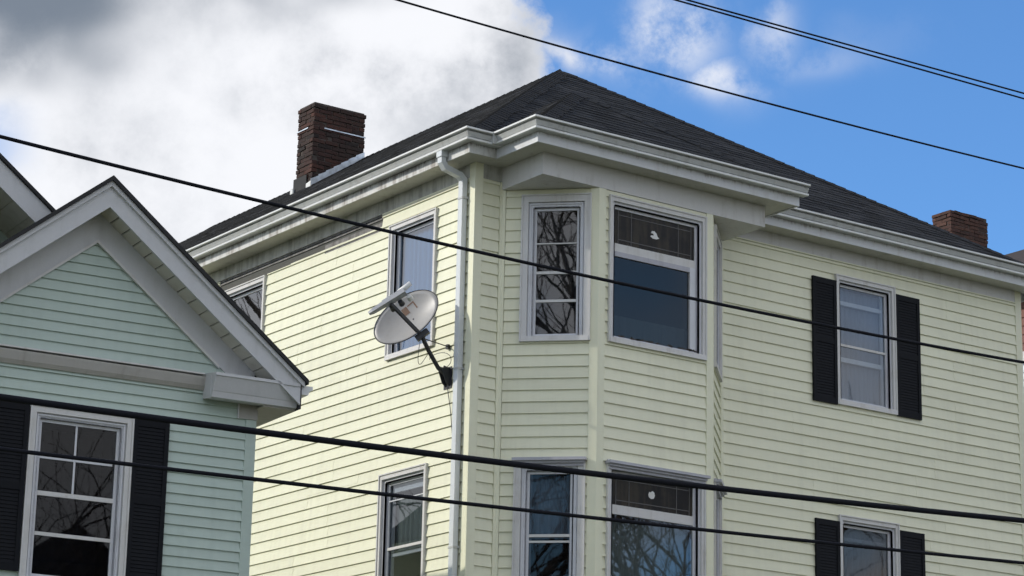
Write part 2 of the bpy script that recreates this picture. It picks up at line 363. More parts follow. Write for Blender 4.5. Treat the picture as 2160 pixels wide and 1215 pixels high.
# ------------------------------------------------------------------ the setting out of frame: ground, street
tag(part('ground', [(-400, -400, 0), (400, -400, 0), (400, 400, 0), (-400, 400, 0)], [(0, 1, 2, 3)], M['grass']), kind='structure')
tag(part('road', [(-400, -24, .004), (400, -24, .004), (400, -14.5, .004), (-400, -14.5, .004)], [(0, 1, 2, 3)], M['asphalt']), kind='structure')
tag(MB().box(-400, 400, -14.5, -12.6, -.05, .12).build('pavement', M['walk']), kind='structure')
tag(part('driveway', [(-2.8, -12.6, .008), (-.1, -12.6, .008), (-.1, 18, .008), (-2.8, 18, .008)], [(0, 1, 2, 3)], M['asphalt']), kind='structure')

# ------------------------------------------------------------------ windows
def window(F, s0, s1, z0, z1, parent, glass='glass', cw=.085, rails=(), inner=(), shade=None, muntin=None, crown=False, sill=True, depth=.35, transom=None, rec=.055, sash='sash', curtain=None, shade_n=-.128):
    """casing on the wall, storm frame and panes set back in the opening, a dark room behind"""
    w = MB(); mw = M['sash']
    F.hexa(w, s0, s0+cw*.55, -.01, .034, z0+.06, z1-cw*.55); F.hexa(w, s1-cw*.55, s1, -.01, .034, z0+.06, z1-cw*.55); F.hexa(w, s0, s1, -.01, .034, z1-cw*.55, z1)
    root = w.build('window', M['white'], parent)
    # second step of the casing, a little lower
    c = MB(); a0, a1 = s0+cw*.55, s1-cw*.55; zt = z1-cw*.55
    F.hexa(c, a0, s0+cw, -.02, .004, z0+.06, zt-cw*.45); F.hexa(c, s1-cw, a1, -.02, .004, z0+.06, zt-cw*.45); F.hexa(c, a0, a1, -.02, .004, zt-cw*.45, zt)
    if cw > .1:
        F.hexa(c, a0+.012, a0+.026, .004, .016, z0+.06, zt-.012); F.hexa(c, a1-.026, a1-.012, .004, .016, z0+.06, zt-.012); F.hexa(c, a0+.026, a1-.026, .004, .016, zt-.026, zt-.012)
    c.build('casing', mw, root)
    b = MB(); F.hexa(b, s0-.006, s0+.010, .0, .046, z0, z1+.014); F.hexa(b, s1-.010, s1+.006, .0, .046, z0, z1+.014); F.hexa(b, s0+.010, s1-.010, .0, .046, z1, z1+.014)
    b.build('outer_trim', M['white'], root)
    if sill:
        q = MB(); q.hexa([F.p(s0+.012, -.02, z0), F.p(s1-.012, -.02, z0), F.p(s1-.012, .050, z0), F.p(s0+.012, .050, z0), F.p(s0+.012, -.02, z0+.065), F.p(s1-.012, -.02, z0+.065), F.p(s1-.012, .046, z0+.058), F.p(s0+.012, .046, z0+.058)])
        q.build('sill', M['white'], root)
    if crown:
        q = MB(); y = z1+.014
        for (e, n1, h0, h1) in ((.0, .05, 0, .03), (.012, .075, .03, .055), (.03, .105, .055, .085)): F.hexa(q, s0-e+.01, s1+e-.01, 0, n1, y+h0-.1, y+h1-.1)
        q.build('head_moulding', M['greytrim'], root)
    # reveal
    o0, o1, oz0, oz1 = s0+cw, s1-cw, z0+.065, z1-cw
    rv = MB(); t = .012
    F.hexa(rv, o0-t, o0, -rec-.06, .004, oz0, oz1); F.hexa(rv, o1, o1+t, -rec-.06, .004, oz0, oz1); F.hexa(rv, o0, o1, -rec-.06, .004, oz1, oz1+t); F.hexa(rv, o0, o1, -rec-.06, .004, oz0-t, oz0)
    rv.build('reveal', M['greytrim'], root)
    # storm frame
    fw = .028; st = MB()
    F.hexa(st, o0, o0+fw, -rec, -rec+.022, oz0, oz1); F.hexa(st, o1-fw, o1, -rec, -rec+.022, oz0, oz1); F.hexa(st, o0+fw, o1-fw, -rec, -rec+.022, oz1-fw, oz1); F.hexa(st, o0+fw, o1-fw, -rec, -rec+.022, oz0, oz0+fw)
    st.build('storm_frame', M[sash], root)
    zs = [oz0+fw]+[z for r in rails for z in r]+[oz1-fw]
    for i, (za, zb) in enumerate(rails):
        F.box('meeting_rail', o0+fw, o1-fw, -rec-.002, -rec+.026, za, zb, M['white'], root)
    gaps = [(zs[j], zs[j+1]) for j in range(0, len(zs), 2)]
    for i, (za, zb) in enumerate(gaps):
        top = transom is not None and i == len(gaps)-1
        F.box('pane', o0+fw, o1-fw, -rec+.004, -rec+.009, za, zb, M['stained' if top else glass], root)
        if top:
            lead = MB(); e = .05; w_ = .009
            for (p, q2, r_, u) in ((o0+fw+e, o1-fw-e, za+e, za+e+w_), (o0+fw+e, o1-fw-e, zb-e-w_, zb-e)): F.hexa(lead, p, q2, -rec+.009, -rec+.013, r_, u)
            for xx in (o0+fw+e, (o0*.78+o1*.22), (o0*.22+o1*.78), o1-fw-e): F.hexa(lead, xx, xx+w_, -rec+.009, -rec+.0135, za+.004, zb-.004)
            lead.build('lead_came', M['came'], root)
            cx, cz = (o0+o1)/2+.0, (za+zb)/2; sh = [(-.075, -.022), (-.03, -.045), (.035, -.045), (.085, -.028), (.055, -.012), (.035, .025), (.0, .052), (-.045, .048), (-.062, .02), (-.02, .018), (-.012, -.006), (-.05, -.006)]
            if transom == 2: sh = [(-.06, -.03), (-.02, -.048), (.02, -.04), (.04, -.005), (.028, .035), (-.005, .05), (-.03, .03), (-.055, .035), (-.07, .0)]
            MB().prism([F.p(cx+a*.8, -rec+.0095, cz+b_*.9) for a, b_ in sh], F.nn*.004).build('glass_light_patch', M['lnbwhite'], root)  # white piece stands in for light glimpsed through the leaded glass
    if muntin:
        for (a, za, zb) in muntin.get('v', ()): F.box('muntin', a-.009, a+.009, -rec+.01, -rec+.02, za, zb, M['sash'], root)
        for (a, b2, z, h) in muntin.get('h', ()): F.box('muntin', a, b2, -rec+.01, -rec+.021, z-h/2, z+h/2, M['sash'], root)
    # inner sash behind the storm glass
    if inner:
        q = MB(); n0, n1 = -rec-.055, -rec-.025
        F.hexa(q, o0+.004, o0+.045, n0, n1, oz0+.004, oz1-.004); F.hexa(q, o1-.045, o1-.004, n0, n1, oz0+.004, oz1-.004)
        for (za, zb) in inner: F.hexa(q, o0+.045, o1-.045, n0, n1, za, zb)
        q.build('inner_sash', M['sash'], root)
    if shade:
        za, zb, mk = shade; q = MB(); nn = 26; e = .02
        for i in range(nn):
            a = o0+.01+(o1-o0-.02)*i/nn; b2 = o0+.01+(o1-o0-.02)*(i+1)/nn; d0 = .008*math.sin(i*1.9); d1 = .008*math.sin((i+1)*1.9)
            q.hexa([F.p(a, shade_n+d0, za), F.p(b2, shade_n+d1, za), F.p(b2, shade_n-.004+d1, za), F.p(a, shade_n-.004+d0, za), F.p(a, shade_n+d0, zb), F.p(b2, shade_n+d1, zb), F.p(b2, shade_n-.004+d1, zb), F.p(a, shade_n-.004+d0, zb)])
        q.build('shade', M[mk], root)  # in two windows this stands in for sky or cloud reflected in the pane
    if curtain:
        for (ca, cb, za, zb) in curtain:
            q = MB(); nn = 14
            for i in range(nn):
                a = ca+(cb-ca)*i/nn; b2 = ca+(cb-ca)*(i+1)/nn; d0 = .014*math.sin(i*2.3); d1 = .014*math.sin((i+1)*2.3)
                q.hexa([F.p(a, -.15+d0, za), F.p(b2, -.15+d1, za), F.p(b2, -.154+d1, za), F.p(a, -.154+d0, za), F.p(a, -.15+d0, zb), F.p(b2, -.15+d1, zb), F.p(b2, -.154+d1, zb), F.p(a, -.154+d0, zb)])
            q.build('curtain', M['curtain'], root)
    # room behind
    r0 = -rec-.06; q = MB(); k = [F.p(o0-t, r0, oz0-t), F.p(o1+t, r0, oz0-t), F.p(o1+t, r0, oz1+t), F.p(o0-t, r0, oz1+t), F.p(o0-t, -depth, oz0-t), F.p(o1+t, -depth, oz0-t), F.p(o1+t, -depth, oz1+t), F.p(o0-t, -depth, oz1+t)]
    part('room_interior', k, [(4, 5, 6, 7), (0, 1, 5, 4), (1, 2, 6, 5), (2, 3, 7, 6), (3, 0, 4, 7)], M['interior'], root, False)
    return root
def opening(s0, s1, z0, z1, cw=.085): return (s0+cw-.012, s1-cw+.012, z0+.053, z1-cw+.012)
def shutter(F, s0, s1, z0, z1, parent):
    b = MB(); st = .045
    F.hexa(b, s0, s0+st, .018, .046, z0, z1); F.hexa(b, s1-st, s1, .018, .046, z0, z1)
    for (a, c) in ((z0, z0+.07), ((z0+z1)/2-.035, (z0+z1)/2+.035), (z1-.07, z1)): F.hexa(b, s0+st, s1-st, .018, .044, a, c)
    root = b.build('shutter', M['shutter'], parent); q = MB()
    for (a, c) in ((z0+.07, (z0+z1)/2-.035), ((z0+z1)/2+.035, z1-.07)):
        n = int((c-a)/.034)
        for i in range(n):
            z = a+(c-a)*i/n; h = (c-a)/n
            q.hexa([F.p(s0+st, .016, z), F.p(s1-st, .016, z), F.p(s1-st, .040, z), F.p(s0+st, .040, z), F.p(s0+st, .016, z+h*.9), F.p(s1-st, .016, z+h*.9), F.p(s1-st, .034, z+h*.94), F.p(s0+st, .034, z+h*.94)])
    tag(q.build('louvres', M['shutter'], root), kind='stuff')
    return root

# ------------------------------------------------------------------ the yellow house
H = empty('yellow_house', (0, 0, 0), 0, 'pale yellow vinyl sided house with two storey bay and black hip roof', 'house')
r2 = 1/math.sqrt(2)
FA = Frame((0, 0, 0), (0, 1, 0), (-1, 0, 0)); FB = Frame((0, 0, 0), (1, 0, 0), (0, -1, 0))
BX0, BX1, BY = .357, 3.44, -.75
FL = Frame((BX0, 0, 0), (r2, -r2, 0), (-r2, -r2, 0)); FF = Frame((BX0-BY, BY, 0), (1, 0, 0), (0, -1, 0)); FR = Frame((BX1+BY, BY, 0), (r2, r2, 0), (r2, -r2, 0))
W, L = 8.39, 18.0; BF = BX1+BY-(BX0-BY); BS = -BY*math.sqrt(2)
CH, C0 = .127, .007
ZB, ZT = .6, 10.12
# window boxes (outer casing)
wA = [(.705, 1.645, 8.195, 9.75), (4.45, 5.50, 8.195, 9.775), (.755, 1.685, 5.33, 6.89)]
wB = [(5.235, 6.195, 8.195, 9.775), (5.240, 6.185, 5.30, 6.86)]
wL = [(.226, .982, 8.155, 9.785), (.200, .950, 5.28, 6.88)]
x0 = BX0-BY
wF = [(1.240-x0, 2.590-x0, 8.165, 9.795), (1.245-x0, 2.575-x0, 5.28, 6.87)]
wR = [(.16, .914, 8.155, 9.785), (.11, .86, 5.28, 6.88)]
BSPLIT = 5.45
wallA = wall_core(FA, 0, L, ZB, ZT, [opening(*w) for w in wA], H)
wallB1 = wall_core(FB, 0.003, BX0, ZB, ZT, [], H); wallB2 = wall_core(FB, BX1, W, ZB, ZT, [opening(*w) for w in wB], H)
wallL = wall_core(FL, 0, BS, ZB, 9.86, [opening(*w, .13) for w in wL], H); wallF = wall_core(FF, 0, BF, ZB, 9.86, [opening(*w) for w in wF], H); wallR = wall_core(FR, 0, BS, ZB, 9.86, [opening(*w, .13) for w in wR], H)
tag(wallA, 'sunlit side wall'); tag(wallL, 'angled left face of the bay'); tag(wallF, 'front face of the bay'); tag(wallB2, 'shaded front wall right of the bay')
MB().box(W-.12, W, .01, L-.01, ZB, ZT).build('wall', M['yellow'], H); MB().box(.13, W-.13, L-.12, L, ZB, ZT).build('wall', M['yellow'], H)
MB().box(.02, W-.02, .02, L-.02, 0, ZB).build('foundation', M['concrete'], H)
MB().prism([(BX0+.02, .02, 0), (x0+.02, BY+.02, 0), (BX1+BY-.02, BY+.02, 0), (BX1-.02, .02, 0)], (0, 0, ZB)).build('bay_foundation', M['concrete'], H)
PW = .085   # corner post width
Y = M['yellow']
ztopA = 9.955
# on wall A the top courses are missing between y = 1.84 and 5.6: old clapboard shows
gapsA = [(1.84, 3.86, 9.808, 10.2), (3.86, 4.42, 9.798, 10.2), (4.42, 5.62, 9.775, 10.2)]
siding(FA, PW, 6.5, ZB, ztopA, wA+gapsA, wallA, Y, CH, C0, BSPLIT+.35, seams=3)
siding(FA, 6.5, L-.1, ZB, ztopA, [], wallA, Y, CH, C0, 99)
siding(FB, PW, BX0-.045, ZB, 9.95, [], wallB1, Y, CH, C0, BSPLIT)
siding(FL, .045, BS-PW, ZB, 9.86, wL, wallL, Y, CH, C0, BSPLIT)
siding(FF, PW, BF-PW, ZB, 9.86, wF, wallF, Y, CH, C0, BSPLIT)
siding(FR, PW, BS-.03, ZB, 9.86, wR, wallR, Y, CH, C0, 99)
siding(FB, BX1+.045, W-PW, ZB, 9.945, wB, wallB2, Y, CH, C0, BSPLIT+.35, seams=5)
# old clapboards in the gap
for i, (za, zb) in enumerate(((9.76, 9.866), (9.896, 9.924), (9.934, 9.954))):
    a = 1.84
    rs = random.Random(i+5)
    while a < 5.62:
        b = min(5.62, a+rs.uniform(.7, 1.6))
        if not (za < 9.78 and b > 4.42): board(FA, MB_ := MB(), a+.002, b-.002, a+.002, b-.002, za+rs.uniform(0, .004), zb, za, zb-za, rs.uniform(-.002, .001), .010).build('old_clapboard', M['oldwood'], wallA)
        a = b
# J channel below the frieze on the lit wall, ragged where siding stops
FA.box('trim_strip', PW, 1.84, .0, .022, 9.937, 9.957, M['yellow'], H)
# corner posts
def post(Fa, sa, Fb, sb, w, z0, z1, m=Y, e=.022):
    """outside corner: two flanges meeting; sa, sb are the corner's s on each wall (0 or length)"""
    mb = MB(); d1 = 1 if sa < .01 else -1; d2 = 1 if sb < .01 else -1
    Fa.hexa(mb, *sorted((sa, sa+d1*w)), -.01, e, z0, z1); Fb.hexa(mb, *sorted((sb, sb+d2*w)), -.01, e, z0, z1)
    k = [Fa.p(sa, e, 0), Fb.p(sb, e, 0)]; c = Fa.p(sa, -.012, 0)
    m3 = (Vector(k[0])+Vector(k[1])-Vector(c)); ctr = Fa.p(sa, 0, 0); o_ = Fa.nn+Fb.nn; o_ = o_*(e/(o_.dot(Fa.nn))); tip = Vector(ctr)+o_
    mb.prism([Vector((*c[:2], z0)), Vector((*k[0][:2], z0)), Vector((tip.x, tip.y, z0)), Vector((*k[1][:2], z0))], (0, 0, z1-z0))
    return mb.build('corner_post', m, H)
post(FA, 0, FB, 0, PW, ZB, 10.115)
post(FL, BS, FF, 0, PW, ZB, 9.862); post(FF, BF, FR, 0, PW, ZB, 9.862)
FB.box('corner_post', W-PW, W+.022, -.01, .022, ZB, 10.115, Y, H)
def inner_post(Fa, s, sgn, Fb, z0, z1):
    mb = MB(); Fa.hexa(mb, *sorted((s, s+sgn*.042)), -.004, .024, z0, z1); return mb
mb = inner_post(FB, BX0, -1, FL, ZB, 9.95); FL.hexa(mb, 0, .042, -.004, .024, ZB, 9.86); mb.build('inner_corner_post', Y, H)
mb = inner_post(FB, BX1, 1, FR, ZB, 9.945); FR.hexa(mb, BS-.035, BS, -.004, .024, ZB, 9.86); mb.build('inner_corner_post', Y, H)
# frieze boards
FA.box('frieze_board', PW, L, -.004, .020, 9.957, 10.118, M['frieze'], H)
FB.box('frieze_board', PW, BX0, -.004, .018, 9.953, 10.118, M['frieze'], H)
FB.box('frieze_board', BX1-.1, W-PW, -.004, .018, 9.962, 10.118, M['white'], H)
FB.box('frieze_moulding', BX1+.03, W-PW, -.003, .030, 9.948, 9.962, M['yellow'], H)
# soffit, cornice box over the bay
sf = MB(); sf.box(-.285, 0, -.285, L, 10.112, 10.13); sf.box(0, .075, -.285, 0, 10.112, 10.13); sf.box(.075, 3.73, -1.035, 0, 10.112, 10.13); sf.box(3.73, 8.73, -.285, 0, 10.112, 10.13)
sf.build('soffit', M['soffit'], H)
MB().box(.335, 3.468, -.772, -.004, 9.864, 10.110).build('cornice_box', M['white'], H)
MB().box(.328, .342, -.779, -.765, 9.861, 10.109).build('cornice_corner_trim', M['white'], H)
# fascia, gutters
FP = [(0, 10.098), (.018, 10.098), (.018, 10.255), (0, 10.255)]
FAS = [(-.275, L+.2), (-.275, -.275), (.08, -.275), (.08, -1.03), (3.725, -1.03), (3.725, -.275), (8.725, -.275), (8.725, 3.0)]
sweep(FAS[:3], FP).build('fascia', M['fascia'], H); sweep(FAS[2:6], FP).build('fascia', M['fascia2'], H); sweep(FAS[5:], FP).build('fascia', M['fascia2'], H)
def gutter(path, z, name='gutter'):
    g_ = sweep(path, [(u+.019, z+v) for u, v in GUT]).build(name, M['gutter'], H)
    for prof in ([(.110, .104), (.131, .108), (.131, .127), (.116, .127)], [(.070, -.003), (.096, .0), (.098, .022), (.088, .0225)]):
        sweep(path, [(u+.019, z+v) for u, v in prof]).build('gutter_lip', M['lip'], g_)
    return g_
gutter([(-.275, L+.2), (-.275, -.275), (.075, -.275)], 10.207); gutter([(.08, -.29), (.08, -1.03), (3.80, -1.03)], 10.212); gutter([(3.86, -.275), (8.725, -.275), (8.725, 3.0)], 10.207)
for (p, q) in (((.02, -.45), (.085, -.285)),): MB().box(-.075, .075, -.425, -.28, 10.209, 10.322).build('gutter_joint', M['gutter'], H)
# sections of gutter are lapped: slim straps
for yy in (1.6, 3.9, 6.2): MB().box(-.417, -.29, yy, yy+.02, 10.325, 10.333).build('gutter_strap', M['gutter'], H)
# downspout on the lit wall
def rect_tube(pts, w, d, name, m, parent, up=Vector((0, 1, 0))):
    mb = MB(); pts = [Vector(p) for p in pts]; k = 0
    for i, p in enumerate(pts):
        a = (pts[i]-pts[i-1]).normalized() if i else None; b = (pts[i+1]-pts[i]).normalized() if i < len(pts)-1 else None
        t = ((a or b)+(b or a)).normalized(); side = up; n = t.cross(side).normalized(); sc_ = 1.0/max(.5, t.dot(a or b))
        for (u, v) in ((-1, -1), (1, -1), (1, 1), (-1, 1)): mb.v.append(tuple(p+side*(u*w/2)+n*(v*d/2*sc_)))
    for i in range(len(pts)-1):
        for j in range(4): mb.f.append((i*4+j, i*4+(j+1) % 4, i*4+4+(j+1) % 4, i*4+4+j))
    mb.f.append((3, 2, 1, 0)); e = (len(pts)-1)*4; mb.f.append((e, e+1, e+2, e+3))
    return mb.build(name, m, parent)
ds = rect_tube([(-.345, .155, 10.21), (-.345, .155, 10.085), (-.30, .155, 10.03), (-.115, .155, 9.985), (-.062, .155, 9.94), (-.062, .155, .3)], .078, .062, 'downspout', M['spout'], H)
for z in (9.72, 7.82, 5.9): MB().box(-.098, -.002, .108, .202, z, z+.022).build('downspout_strap', M['gutter'], ds)
rect_tube([(-.345, .155, 10.215), (-.345, .155, 10.14)], .098, .082, 'outlet', M['spout'], ds)

# windows
window(FA, *wA[0], H, 'glass2', rails=[(8.73, 8.765)], shade=(8.27, 9.65, 'skycurtain'), depth=.5, shade_n=-.092)
window(FA, *wA[1], H, 'glass2', rails=[(8.95, 8.99)], depth=.5)
window(FA, *wA[2], H, 'glass', rails=[(6.055, 6.085)], inner=[(5.40, 5.44), (5.99, 6.03), (6.70, 6.80)], shade=(6.05, 6.62, 'shade'), depth=.5, muntin={'h': [(.84, 1.6, 6.60, .012)]})
window(FB, *wB[0], H, 'glass', rails=[(8.93, 8.958)], inner=[(8.26, 8.31), (8.755, 8.81), (9.455, 9.505)], shade=(8.30, 9.66, 'curtain'), depth=.5)
window(FB, *wB[1], H, 'glass4', rails=[(6.04, 6.068)], inner=[(5.38, 5.43), (5.86, 5.90), (6.60, 6.64)], shade=(5.4, 6.74, 'curtain2'), depth=.5)
window(FL, *wL[0], H, 'glass', cw=.13, rails=[(8.60, 8.628), (8.915, 8.945), (9.25, 9.262)], depth=.2, rec=.05)
window(FL, *wL[1], H, 'glass4', cw=.13, rails=[(5.99, 6.012), (6.05, 6.08)], inner=[(5.6, 5.63)], depth=.2, rec=.05, crown=True, shade=(6.05, 6.72, 'curtain2'))
window(FR, *wR[0], H, 'glass', cw=.13, rails=[(8.95, 8.98)], depth=.2, rec=.05)
window(FR, *wR[1], H, 'glass', cw=.13, rails=[(6.05, 6.08)], depth=.2, rec=.05, crown=True)
pw = window(FF, *wF[0], H, 'glass4', rails=[(9.205, 9.295)], depth=.3, transom=1, shade=(8.24, 8.52, 'shade'))  # half shade added in place of a pale cloud reflection low in the pane
FF.box('sash_stile', 2.405-x0, 2.477-x0, -.06, -.022, 8.26, 9.204, M['sash'], pw); FF.box('sash_rail', 1.353-x0, 2.404-x0, -.058, -.024, 9.15, 9.204, M['greytrim'], pw)
window(FF, *wF[1], H, 'glass', rails=[(6.325, 6.425)], depth=.3, transom=2, crown=True, shade=(5.33, 6.30, 'shade'))
for a, b, z0, z1 in ((4.85, 5.230, 8.185, 9.70), (6.205, 6.60, 8.19, 9.705), (4.86, 5.235, 5.27, 6.79), (6.195, 6.60, 5.27, 6.80)): shutter(FB, a, b, z0, z1, H)
# flaking paint at the picture window's sill
rs = random.Random(4); mb = MB()
for i in range(46):
    a = rs.uniform(1.33, 2.44)-x0; FF.hexa(mb, a, a+rs.uniform(.012, .05), .046, .053, 8.232+rs.uniform(-.004, .01), 8.243+rs.uniform(0, .012))
tag(mb.build('flaking_paint', M['mortar'], H), kind='stuff')

# roof
KP, EO, Z0 = .672, .33, 10.295
xa, xb, ya, yb = -EO, W+EO, -EO, L+EO; hw = (xb-xa)/2; AP = Z0+KP*hw
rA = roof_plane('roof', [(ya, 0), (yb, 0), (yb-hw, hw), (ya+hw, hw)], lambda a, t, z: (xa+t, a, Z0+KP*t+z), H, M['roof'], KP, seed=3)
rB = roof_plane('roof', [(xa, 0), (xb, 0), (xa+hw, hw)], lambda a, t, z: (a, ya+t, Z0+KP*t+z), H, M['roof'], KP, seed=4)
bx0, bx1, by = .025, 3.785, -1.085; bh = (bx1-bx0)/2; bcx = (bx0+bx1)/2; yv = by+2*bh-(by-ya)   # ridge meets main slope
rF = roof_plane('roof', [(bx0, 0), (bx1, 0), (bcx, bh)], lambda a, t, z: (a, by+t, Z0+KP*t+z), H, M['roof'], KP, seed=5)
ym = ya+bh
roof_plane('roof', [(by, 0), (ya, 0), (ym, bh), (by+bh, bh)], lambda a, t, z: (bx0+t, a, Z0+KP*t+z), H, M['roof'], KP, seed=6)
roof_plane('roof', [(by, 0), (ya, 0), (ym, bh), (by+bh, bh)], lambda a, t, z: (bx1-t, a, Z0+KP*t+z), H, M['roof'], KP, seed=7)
mb = MB(); mb.v = [(xb, ya, Z0), (xb, yb, Z0), (xa+hw, yb-hw, AP), (xa+hw, ya+hw, AP), (xa, yb, Z0)]; mb.f = [(0, 1, 2, 3), (1, 4, 2)]; mb.build('roof', M['roof'], H)
# drip edge under the shingles
DE = [(0, Z0-.040), (.052, Z0-.010), (.052, Z0-.002), (0, Z0-.028)]
sweep(FAS, DE).build('drip_edge', M['tar'], H)
# hip and ridge caps, one mesh for the hips, one for the ridge
def cap_mesh(name, h, wa, wb, wid=.135, ln=.21):
    V = []; up = Vector((0, 0, 1))
    for (l, li) in ((0, .019), (ln, .007)):
        for (w, d) in ((wa, wid), (None, 0), (wb, wid)):
            p = h*l+(w*d if w else Vector((0, 0, 0)))+up*(li if w else li+.006); V.append(p)
        for (w, d) in ((wa, wid), (None, 0), (wb, wid)):
            p = h*l+(w*d if w else Vector((0, 0, 0)))+up*(li-.014 if l == 0 else li-.010); V.append(p)
    F = [(0, 1, 7, 6), (1, 2, 8, 7), (0, 3, 4, 1), (1, 4, 5, 2), (0, 6, 9, 3), (2, 5, 11, 8), (3, 9, 10, 4), (4, 10, 11, 5), (6, 7, 10, 9), (7, 8, 11, 10)]
    me = mesh_data(name, V, F, M['roof']); at = me.attributes.new('tab', 'FLOAT', 'FACE'); at.data.foreach_set('value', [.25+.5*random.random()]*len(F)); return me
hd = Vector((1, 1, KP)).normalized(); ey = Vector((0, 1, 0)); ex = Vector((1, 0, 0))
hips = [cap_mesh('hip_cap', hd, (ey-hd*ey.dot(hd)).normalized(), (ex-hd*ex.dot(hd)).normalized(), .135+.012*i) for i in range(3)]
rid = [cap_mesh('ridge_cap', ey, Vector((-1, 0, -KP)).normalized(), Vector((1, 0, -KP)).normalized(), .14+.01*i) for i in range(2)]
def caps(p0, length, rz, parent, dirv, meshes, name, step=.145):
    n = int(length/step)
    for i in range(2 if name == 'hip_cap' else 0, n):
        o = bpy.data.objects.new(name, random.choice(meshes)); o.location = Vector(p0)+dirv*(i*step); o.rotation_euler = (random.uniform(-.02, .02), random.uniform(-.02, .02), rz+random.uniform(-.02, .02)); link(o, parent)
rot = lambda v, a: Matrix.Rotation(a, 3, 'Z') @ v
caps((xa, ya, Z0), hw*math.sqrt(2+KP*KP), 0, rA, hd, hips, 'hip_cap')
caps((xb, ya, Z0), hw*math.sqrt(2+KP*KP), math.pi/2, rB, rot(hd, math.pi/2), hips, 'hip_cap')
caps((bx0, by, Z0), bh*math.sqrt(2+KP*KP), 0, rF, hd, hips, 'hip_cap'); caps((bx1, by, Z0), bh*math.sqrt(2+KP*KP), math.pi/2, rF, rot(hd, math.pi/2), hips, 'hip_cap')
caps((xa+hw, ya+hw, AP), L+2*EO-2*hw, 0, rA, ey, rid, 'ridge_cap', .16)

# chimneys: bricks laid in running bond round a mortar core
BRK = {}
def brick_mesh(lx, ly, lz, key, m):
    if key not in BRK:
        b = bmesh.new(); bmesh.ops.create_cube(b, size=1.0); bmesh.ops.scale(b, vec=(lx, ly, lz), verts=b.verts)
        bmesh.ops.bevel(b, geom=b.edges[:], offset=.004, segments=1, affect='EDGES')
        me = bpy.data.meshes.new('brick'); b.to_mesh(me); b.free(); me.materials.append(m); BRK[key] = me
    return BRK[key]
def chimney(x0, x1, y0, y1, z0, z1, parent, m, visible_from, seed, off=(0, 0, 0)):
    rs = random.Random(seed); core = MB().box(x0+.012, x1-.012, y0+.012, y1-.012, z0, z1-.02).build('chimney', M['mortar'], parent)
    bl, bw, bhh, j = .203, .092, .057, .010; cz = z0 if z0 > visible_from else visible_from; c = 0; z = cz
    def put(cx, cy, cz_, lx, ly, key):
        o = bpy.data.objects.new('brick', brick_mesh(lx, ly, bhh, key, m)); o.location = (cx+rs.gauss(0, .005), cy+rs.gauss(0, .005), cz_+rs.uniform(-.004, .004)); o.rotation_euler = (rs.gauss(0, .025), rs.gauss(0, .025), rs.gauss(0, .03)); link(o, core)
    while z+bhh < z1+.001:
        e = .010 if z+bhh*2.6 > z1 else 0.0
        for (fx, a0, a1, fixed) in (('x', x0-e, x1+e, y0-e), ('x', x0-e, x1+e, y1+e), ('y', y0-e, y1+e, x0-e), ('y', y0-e, y1+e, x1+e)):
            if fx == 'x': s_, t_ = (a0, a1) if c % 2 == 0 else (a0+bw+j, a1-bw-j)
            else: s_, t_ = (a0+bw+j, a1-bw-j) if c % 2 == 0 else (a0, a1)
            n = max(1, round((t_-s_)/(bl+j))); w = (t_-s_-(n-1)*j)/n
            for i in range(n):
                if z+bhh*1.5 > z1 and rs.random() < .18: continue
                cc = s_+i*(w+j)+w/2; inn = bw/2 if fixed in (y0-e, x0-e) else -bw/2
                key = (seed, fx, round(w, 3))
                if fx == 'x': put(cc, fixed+inn, z+bhh/2, w, bw, key)
                else: put(fixed+inn, cc, z+bhh/2, bw, w, key)
        z += bhh+j; c += 1
    return core
cx0, cx1, cy0, cy1 = 3.30, 4.19, 9.10, 9.55
CL = chimney(cx0, cx1, cy0, cy1, 12.3, 14.065, H, M['brick'], 12.62, 11)
tag(CL, 'sooty brick chimney with pale metal strap, on the ridge')
# strap, step flashing, tar
mb = MB(); mb.box(cx0+.18, cx1+.012, cy0-.014, cy0-.008, 13.655, 13.672); mb.box(cx0-.014, cx0-.008, cy0+.14, cy1+.012, 13.66, 13.677); mb.build('strap', M['flashing'], CL)
def roofz(x): return Z0+KP*(x-xa)
n = 7
for i in range(n):
    a = cx0-.02+(cx1-cx0)*i/n; b = a+(cx1-cx0)/n+.02
    MB().hexa([(a, cy0-.020-.002*(i % 2), roofz(a)+.012), (b, cy0-.020-.002*(i % 2), roofz(b)+.012), (b, cy0-.016, roofz(b)+.012), (a, cy0-.016, roofz(a)+.012), (a, cy0-.020-.002*(i % 2), roofz(a)+.12), (b, cy0-.020-.002*(i % 2), roofz(b)+.10), (b, cy0-.016, roofz(b)+.10), (a, cy0-.016, roofz(a)+.12)]).build('step_flashing', M['flashing'], CL)
MB().hexa([(cx0-.03, cy0-.03, roofz(cx0)-.02), (cx0-.02, cy0-.03, roofz(cx0)-.02), (cx0-.02, cy0+.10, roofz(cx0)-.02), (cx0-.03, cy0+.10, roofz(cx0)-.02), (cx0-.03, cy0-.03, roofz(cx0)+.07), (cx0-.02, cy0-.03, roofz(cx0)+.07), (cx0-.02, cy0+.10, roofz(cx0)+.05), (cx0-.03, cy0+.10, roofz(cx0)+.05)]).build('step_flashing', M['lnbwhite'], CL)
MB().box(cx0-.022, cx0-.014, cy0+.11, cy1+.03, roofz(cx0)-.03, roofz(cx0)+.20).build('tarred_flashing', M['tar'], CL)
MB().box(cx0-.06, cx0-.03, cy1-.02, cy1+.05, roofz(cx0)-.03, roofz(cx0)+.05).build('step_flashing', M['lnbwhite'], CL)

